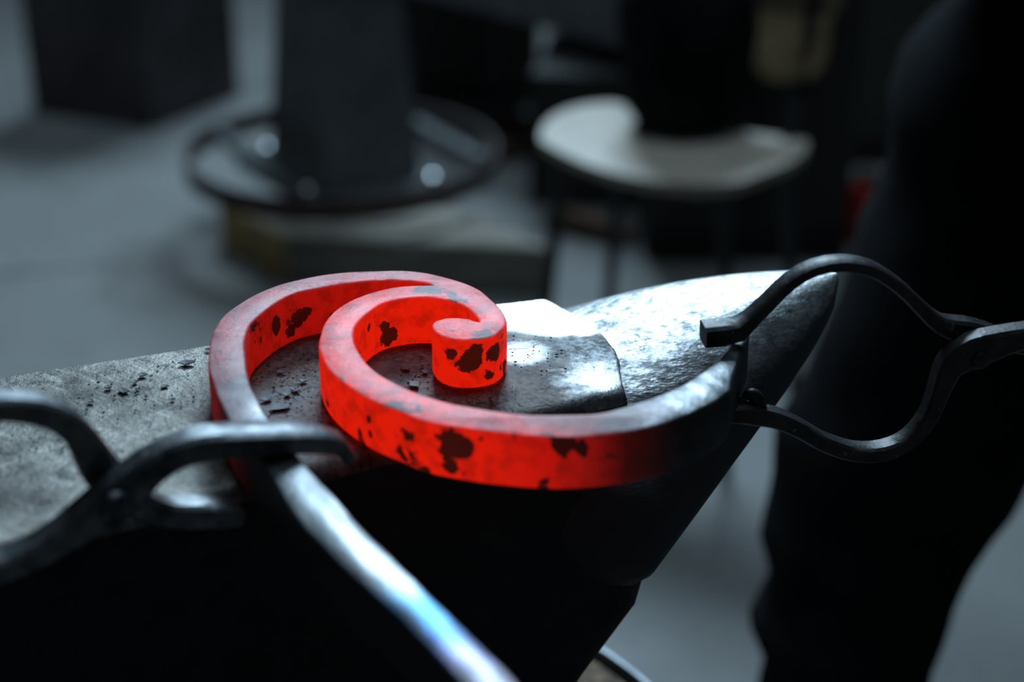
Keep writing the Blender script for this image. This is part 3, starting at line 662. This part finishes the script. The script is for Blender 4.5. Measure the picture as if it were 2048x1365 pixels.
def cabinet(px0, px1, py, depth, height, mat, label, doors=2):
    a, b = bz(px0, py, 0), bz(px1, py, 0); d = (b - a).normalized(); n = Vector((-d.y, d.x, 0)); L = (b - a).length
    c = thing('cabinet', (a + b) / 2 + n * depth / 2, label, 'cabinet')
    mesh('carcass', *prism_v([a, b, b + n * depth, a + n * depth], 0.0, height), mat, c, sharp=40, bevel=0.004)
    for k in range(doors):
        o = a + d * (L * (k + 0.5) / doors) - n * 0.011
        v, f = box_v(Vector((o.x, o.y, height / 2 + 0.02)), d, n, (0, 0, 1), L / doors / 2 - 0.008, 0.010, height / 2 - 0.05)
        dr = mesh('door', v, f, mat, c, sharp=40, bevel=0.003)
        h = o + d * ((L / doors / 2 - 0.05) * (1 if k % 2 == 0 else -1)) - n * 0.012
        tube('handle', [h + Vector((0, 0, height * 0.5)), h - n * 0.03 + Vector((0, 0, height * 0.5 + 0.01)), h - n * 0.03 + Vector((0, 0, height * 0.5 + 0.11)), h + Vector((0, 0, height * 0.5 + 0.12))], 0.006, M['spoke'], dr, 8)
    return c
cabinet(1290, 1690, 520, 0.32, 0.62, M['cabinet'], 'black two-door cabinet in the gloom behind the chair')
def hide(px0, px1, pyb, taper, label, seed):
    # leather folded over the cabinet's top edge, hanging down its doors
    yf = bz(1290, 520, 0).y - 0.052; P0 = Vector((0, yf, 0)); nn = Vector((0, -1, 0))
    a, b = bpl(px0, 0, P0, nn), bpl(px1, 0, P0, nn); zb = bpl((px0 + px1) / 2, pyb, P0, nn).z; cx, w = (a.x + b.x) / 2, (b.x - a.x) / 2
    prof = [(yf + 0.20, 0.628), (yf + 0.10, 0.632), (yf + 0.04, 0.630), (yf + 0.010, 0.615), (yf, 0.59)] + [(yf, 0.57 + (zb - 0.57) * k / 10) for k in range(11)]
    rings = []
    for i, (y, z) in enumerate(prof):
        q = max(0.0, (0.59 - z) / (0.59 - zb)); wk = w * (1 - taper * q) * math.sqrt(max(0.02, 1 - max(0.0, q - 0.75) ** 2 * 12)); sh = taper * 0.25 * w * q
        row = [(-1 + 0.125 * k) for k in range(17)]
        rings.append([Vector((cx + sh + wk * r_, y - 0.004 * math.sin(r_ * 4 + seed) * q - o_, z + (0.004 if i < 3 else 0) * o_ / 0.004)) for r_, o_ in [(r_, 0.004) for r_ in row] + [(r_, 0.0) for r_ in row[::-1]]])
    v, f = loft(rings); return tag(mesh('leather_apron', v, f, M['leather'], smooth=True, at=Vector((cx, yf, 0.62))), label, 'apron')
hide(1300, 1478, 262, 0.70, 'narrow brown leather apron hanging from the black cabinet above the chair seat', 1.0)
hide(1500, 1668, 162, 0.10, 'broad brown leather apron with rounded bottom hanging on the black cabinet at right', 2.6)
cabinet(1570, 2150, 330, 0.45, 2.5, M['cabinet_brown'], 'dim brown cabinet at far right behind the standing person, unseen upper part added to shade the floor')  # height above the view added to throw shade on the floor
cabinet(838, 1078, 196, 0.4, 0.7, M['cabinet_brown'], 'narrow dark cabinet far back between pillar and chair', 1)
c0, c1 = bz(1060, 408, 0), bz(1300, 420, 0); cdir = (c1 - c0).normalized(); cn = Vector((-cdir.y, cdir.x, 0))
crate = thing('crate', (c0 + c1) / 2 + cn * 0.15, 'dark crate pushed under the low steel table', 'crate')
for k in range(4):
    v, f = box_v(Vector(((c0 + c1) / 2)) + Vector((0, 0, 0.036 + 0.072 * k)), cdir, cn, (0, 0, 1), (c1 - c0).length / 2, 0.008, 0.034); mesh('board', v, f, M['cabinet'], crate, sharp=40, bevel=0.002)
v, f = box_v((c0 + c1) / 2 + cn * 0.16 + Vector((0, 0, 0.145)), cdir, cn, (0, 0, 1), (c1 - c0).length / 2 - 0.004, 0.15, 0.143); mesh('case', v, f, M['cabinet'], crate, sharp=40, bevel=0.003)
for i, (px, py, L_, rz, lab) in enumerate(((1000, 322, 0.07, 0.5, 'short rusty iron offcut on the floor just right of the hoop'), (1040, 268, 0.08, -0.7, 'long rusty iron offcut on the floor left of the chair seat'), (1180, 470, 0.10, -0.6, 'rusty iron offcut on the floor below the chair seat'))):
    c = bz(px, py, 0.0); d = rot2(rz, 1.0); s = Vector((-d.y, d.x, 0))
    rings = [[c + d * t + s * x + Vector((0, 0, z + 0.001)) for x, z in ((-w, 0), (w, 0), (w * 0.8, h), (-w * 0.8, h))] for t, w, h in ((-L_, 0.02, 0.03), (-L_ * 0.3, 0.03, 0.045), (L_ * 0.5, 0.026, 0.04), (L_, 0.012, 0.02))]
    v, f = loft(rings); tag(mesh('iron_offcut', v, f, M['rust'], at=c, sharp=40, bevel=0.003), lab, 'offcut')
c = bz(1722, 478, 0.0); can = thing('red_can', c, 'small red can in the dark just left of the black trousers', 'can')
rings = [[c + rot2(2 * math.pi * k / 24, r) + Vector((0, 0, z)) for k in range(24)] for z, r in ((0.0005, 0.036), (0.004, 0.04), (0.10, 0.04), (0.115, 0.032), (0.12, 0.015), (0.125, 0.015))]
v, f = loft(rings); mesh('body', v, f, M['red'], can, sharp=45)
rings = [[c + rot2(2 * math.pi * k / 16, r) + Vector((0, 0, z)) for k in range(16)] for z, r in ((0.1255, 0.018), (0.14, 0.018), (0.142, 0.015))]
v, f = loft(rings); mesh('cap', v, f, M['tube'], can, sharp=45)

# ------------------------------------------------------------------ the person holding the right tongs
def cloth_tube(name, path, mat, parent, seg=36, fold=0.012, seed=0.0, step=0.02):
    """path: (x, y, z, rx, ry) rings lying level, wrinkled"""
    pts = crom(path, step); rings = []
    for i, p in enumerate(pts):
        ring = []
        for k in range(seg):
            a = 2 * math.pi * k / seg; ca, sa = math.cos(a), math.sin(a)
            w = noise.noise(Vector((ca * 1.2 + seed, sa * 1.2, p[2] * 13 + ca * 1.5))) * fold + noise.noise(Vector((ca * 2.5, sa * 2.5 + seed, p[2] * 26))) * fold * 0.5
            ring.append(Vector((p[0] + ca * (p[3] + w), p[1] + sa * (p[4] + w), p[2])))
        rings.append(ring)
    v, f = loft(rings); return mesh(name, v, f, mat, parent, smooth=True)
def skin_body(name, joints, bones, mat, loc):
    base = Vector(loc); me = bpy.data.meshes.new(name)
    names = list(joints); ix = {n: i for i, n in enumerate(names)}
    me.from_pydata([Vector(joints[n][0]) - base for n in names], [(ix[a], ix[b]) for a, b in bones], [])
    me.materials.append(mat); o = link(name, me, None, base)
    md = o.modifiers.new('skin', 'SKIN'); md.use_smooth_shade = True
    if not me.skin_vertices: 
        bpy.context.view_layer.objects.active = o; bpy.ops.object.mode_set(mode='OBJECT')
    for i, n in enumerate(names):
        sv = me.skin_vertices[0].data[i]; r = joints[n][1]; sv.radius = (r, r) if not isinstance(r, tuple) else r
        sv.use_root = (n == 'pelvis')
    s = o.modifiers.new('subdivision', 'SUBSURF'); s.levels = s.render_levels = 2
    return o
PD = 1.62                                        # how far off the nearer leg stands
def leg_pt(px, py, t, wpx, ry):
    p = bd(px, py, t); return (p.x, p.y, p.z, wpx / 2 * t / FPX, ry)
Lleg = [leg_pt(1688, 1365 + 165, PD - 0.02, 300, 0.075)]
for px0, px1, py, ry in ((1512, 1850, 1430, 0.085), (1518, 1853, 1370, 0.09), (1538, 1862, 1318, 0.09), (1504, 1880, 1258, 0.098), (1543, 1912, 1176, 0.094), (1526, 1945, 1090, 0.10), (1545, 2010, 1000, 0.105), (1560, 2075, 880, 0.11), (1615, 2140, 760, 0.115), (1680, 2200, 600, 0.12), (1722, 2260, 470, 0.125), (1762, 2330, 370, 0.13), (1781, 2350, 280, 0.14), (1788, 2350, 190, 0.145), (1812, 2345, 115, 0.145), (1868, 2335, 50, 0.14), (1935, 2320, -10, 0.135), (1955, 2310, -100, 0.13), (1965, 2305, -260, 0.128)):
    Lleg.append(leg_pt((px0 + px1) / 2, py, PD + (1430 - py) / 1100 * 0.06, px1 - px0, ry))
LK = Vector(Lleg[0][:3])
pel = bd(2130, 30, PD + 0.10)
kl = min(Lleg, key=lambda q: abs(q[2] - 0.46)); hl = min(Lleg, key=lambda q: abs(q[2] - 0.74))
foot_l = Vector((LK.x, LK.y, 0)); foot_r = Vector((pel.x + 0.30, pel.y + 0.05, 0))
hand_a = bpl(2760, 606, TRp, TRn); hand_b = bpl(2760, 792, TRp, TRn)
px_, py_ = pel.x, pel.y
J = {
 'pelvis': ((px_, py_, 0.88), 0.06), 'belly': ((px_, py_ - 0.02, 1.02), 0.08), 'chest': ((px_ + 0.01, py_ - 0.06, 1.25), 0.12), 'collar': ((px_ + 0.01, py_ - 0.08, 1.40), 0.10),
 'neck': ((px_ + 0.0, py_ - 0.10, 1.49), 0.055), 'chin': ((px_ - 0.01, py_ - 0.14, 1.56), 0.07), 'head': ((px_ - 0.01, py_ - 0.14, 1.65), 0.095), 'crown': ((px_ - 0.01, py_ - 0.13, 1.72), 0.07),
 'hip_l': ((px_ - 0.06, py_, 0.80), 0.05), 'knee_l': ((kl[0], kl[1], 0.46), 0.045), 'ankle_l': ((foot_l.x, foot_l.y, 0.10), 0.042), 'toe_l': ((foot_l.x - 0.06, foot_l.y - 0.14, 0.05), 0.035),
 'hip_r': ((px_ + 0.06, py_, 0.80), 0.06), 'knee_r': (((px_ + 0.10 + foot_r.x) / 2, py_ - 0.03, 0.46), 0.045), 'ankle_r': ((foot_r.x, foot_r.y, 0.10), 0.042), 'toe_r': ((foot_r.x - 0.03, foot_r.y - 0.15, 0.05), 0.035),
 'shoulder_l': ((px_ - 0.19, py_ - 0.10, 1.37), 0.062), 'elbow_l': ((px_ - 0.24, py_ - 0.34, 1.14), 0.044), 'wrist_l': ((hand_a.x + 0.06, hand_a.y + 0.06, hand_a.z + 0.075), 0.028), 'palm_l': ((hand_a.x + 0.025, hand_a.y + 0.035, hand_a.z + 0.035), 0.030),
 'shoulder_r': ((px_ + 0.20, py_ - 0.09, 1.37), 0.062), 'elbow_r': ((px_ + 0.24, py_ - 0.34, 1.12), 0.044), 'wrist_r': ((hand_b.x + 0.11, hand_b.y + 0.06, hand_b.z + 0.05), 0.028), 'palm_r': ((hand_b.x + 0.06, hand_b.y + 0.035, hand_b.z + 0.02), 0.030),
}
BN = [('pelvis', 'belly'), ('belly', 'chest'), ('chest', 'collar'), ('collar', 'neck'), ('neck', 'chin'), ('chin', 'head'), ('head', 'crown'), ('pelvis', 'hip_l'), ('hip_l', 'knee_l'), ('knee_l', 'ankle_l'), ('ankle_l', 'toe_l'), ('pelvis', 'hip_r'), ('hip_r', 'knee_r'), ('knee_r', 'ankle_r'), ('ankle_r', 'toe_r'),
      ('collar', 'shoulder_l'), ('shoulder_l', 'elbow_l'), ('elbow_l', 'wrist_l'), ('wrist_l', 'palm_l'), ('collar', 'shoulder_r'), ('shoulder_r', 'elbow_r'), ('elbow_r', 'wrist_r'), ('wrist_r', 'palm_r')]
for sfx, hnd, off in (('l', hand_a, 0.0), ('r', hand_b, 0.035)):       # fingers closing round the rein
    for k in range(4):
        x = hnd.x + off - 0.034 + 0.021 * k; ln = (0.9, 1.0, 0.97, 0.8)[k]
        a = 'f%d%s' % (k, sfx)
        J[a + '1'] = ((x, hnd.y - 0.018, hnd.z + 0.028), 0.0095); J[a + '2'] = ((x, hnd.y - 0.026 * ln, hnd.z - 0.004), 0.009); J[a + '3'] = ((x, hnd.y - 0.004, hnd.z - 0.024 * ln), 0.008)
        BN += [('palm_' + sfx, a + '1'), (a + '1', a + '2'), (a + '2', a + '3')]
    J['t1' + sfx] = ((hnd.x + off - 0.035, hnd.y + 0.03, hnd.z + 0.012), 0.011); J['t2' + sfx] = ((hnd.x + off - 0.055, hnd.y + 0.012, hnd.z - 0.008), 0.009)
    BN += [('palm_' + sfx, 't1' + sfx), ('t1' + sfx, 't2' + sfx)]
per = skin_body('person', J, BN, M['skin'], (px_, py_, 0.0))
tag(per, 'person in loose black trousers and dark jacket standing right of the anvil, holding the tongs', 'person')
hip = [(px_, py_, z, rx, ry) for z, rx, ry in ((0.93, 0.165, 0.125), (0.95, 0.185, 0.15), (1.0, 0.18, 0.14))]
top_l = (px_ - 0.10, py_, 0.80, 0.125, 0.135)
cloth_tube('trouser_leg', Lleg, M['denim'], per, seed=1.0, fold=0.009)
ra = Vector((foot_r.x, foot_r.y, 0))
cloth_tube('trouser_leg', [(ra.x, ra.y, 0.06, 0.075, 0.08), (ra.x - 0.03, ra.y - 0.01, 0.25, 0.085, 0.09), (px_ + 0.22, py_ - 0.02, 0.45, 0.095, 0.10), (px_ + 0.16, py_, 0.62, 0.11, 0.12), (px_ + 0.11, py_, 0.80, 0.125, 0.135)], M['denim'], per, seed=4.0)
cloth_tube('jacket', hip + [(px_, py_ - 0.03, 1.12, 0.19, 0.14), (px_ + 0.01, py_ - 0.06, 1.28, 0.215, 0.15), (px_ + 0.01, py_ - 0.08, 1.40, 0.17, 0.12), (px_, py_ - 0.10, 1.46, 0.085, 0.085)], M['denim'], per, seed=7.0, fold=0.016)
for sfx in 'lr':
    s_, e_, w_ = (Vector(J[n + sfx][0]) for n in ('shoulder_', 'elbow_', 'wrist_'))
    ps = crom([tuple(s_), tuple(s_.lerp(e_, .5)), tuple(e_), tuple(e_.lerp(w_, .5)), tuple(w_ + (e_ - w_) * 0.06)], 0.03)
    tube('sleeve', [p[:3] for p in ps], [0.085 - 0.040 * i / (len(ps) - 1) + 0.004 * math.sin(i * 1.7) for i in range(len(ps))], M['denim'], per, 16)
for ft, dx in ((foot_l, -0.06), (foot_r, -0.03)):
    d = Vector((dx, -0.15, 0)).normalized(); s = Vector((-d.y, d.x, 0)); rings = []
    for t, w, h in ((-0.085, 0.030, 0.06), (-0.07, 0.040, 0.12), (0.0, 0.046, 0.13), (0.06, 0.046, 0.095), (0.13, 0.052, 0.065), (0.19, 0.045, 0.05), (0.215, 0.022, 0.035)):
        rings.append([ft + d * t + s * (w * x) + Vector((0, 0, 0.001 + h * z)) for x, z in ((-1, 0), (1, 0), (1.02, 0.35), (0.85, 0.75), (0.4, 1), (-0.4, 1), (-0.85, 0.75), (-1.02, 0.35))])
    v, f = loft(rings); mesh('boot', v, f, M['boot'], per, sharp=50, subd=1)
hd = Vector(J['head'][0])
v, f = [], []
for j in range(11):
    ph = R(-20 + 11 * j)
    for i in range(28):
        a = 2 * math.pi * i / 28; front = max(0, -math.sin(a)); p2 = ph + front * R(38) * (1 - j / 10)
        v.append(hd + Vector((0, 0.012, 0.02)) + Vector((math.cos(a) * math.cos(p2) * 0.098, math.sin(a) * math.cos(p2) * 0.108, math.sin(p2) * 0.108)))
for j in range(10):
    for i in range(28):
        a, b = j * 28 + i, j * 28 + (i + 1) % 28; f.append((a, b, b + 28, a + 28))
f.append(tuple(range(280, 308))); mesh('hair', v, f, M['hair'], per, smooth=True)
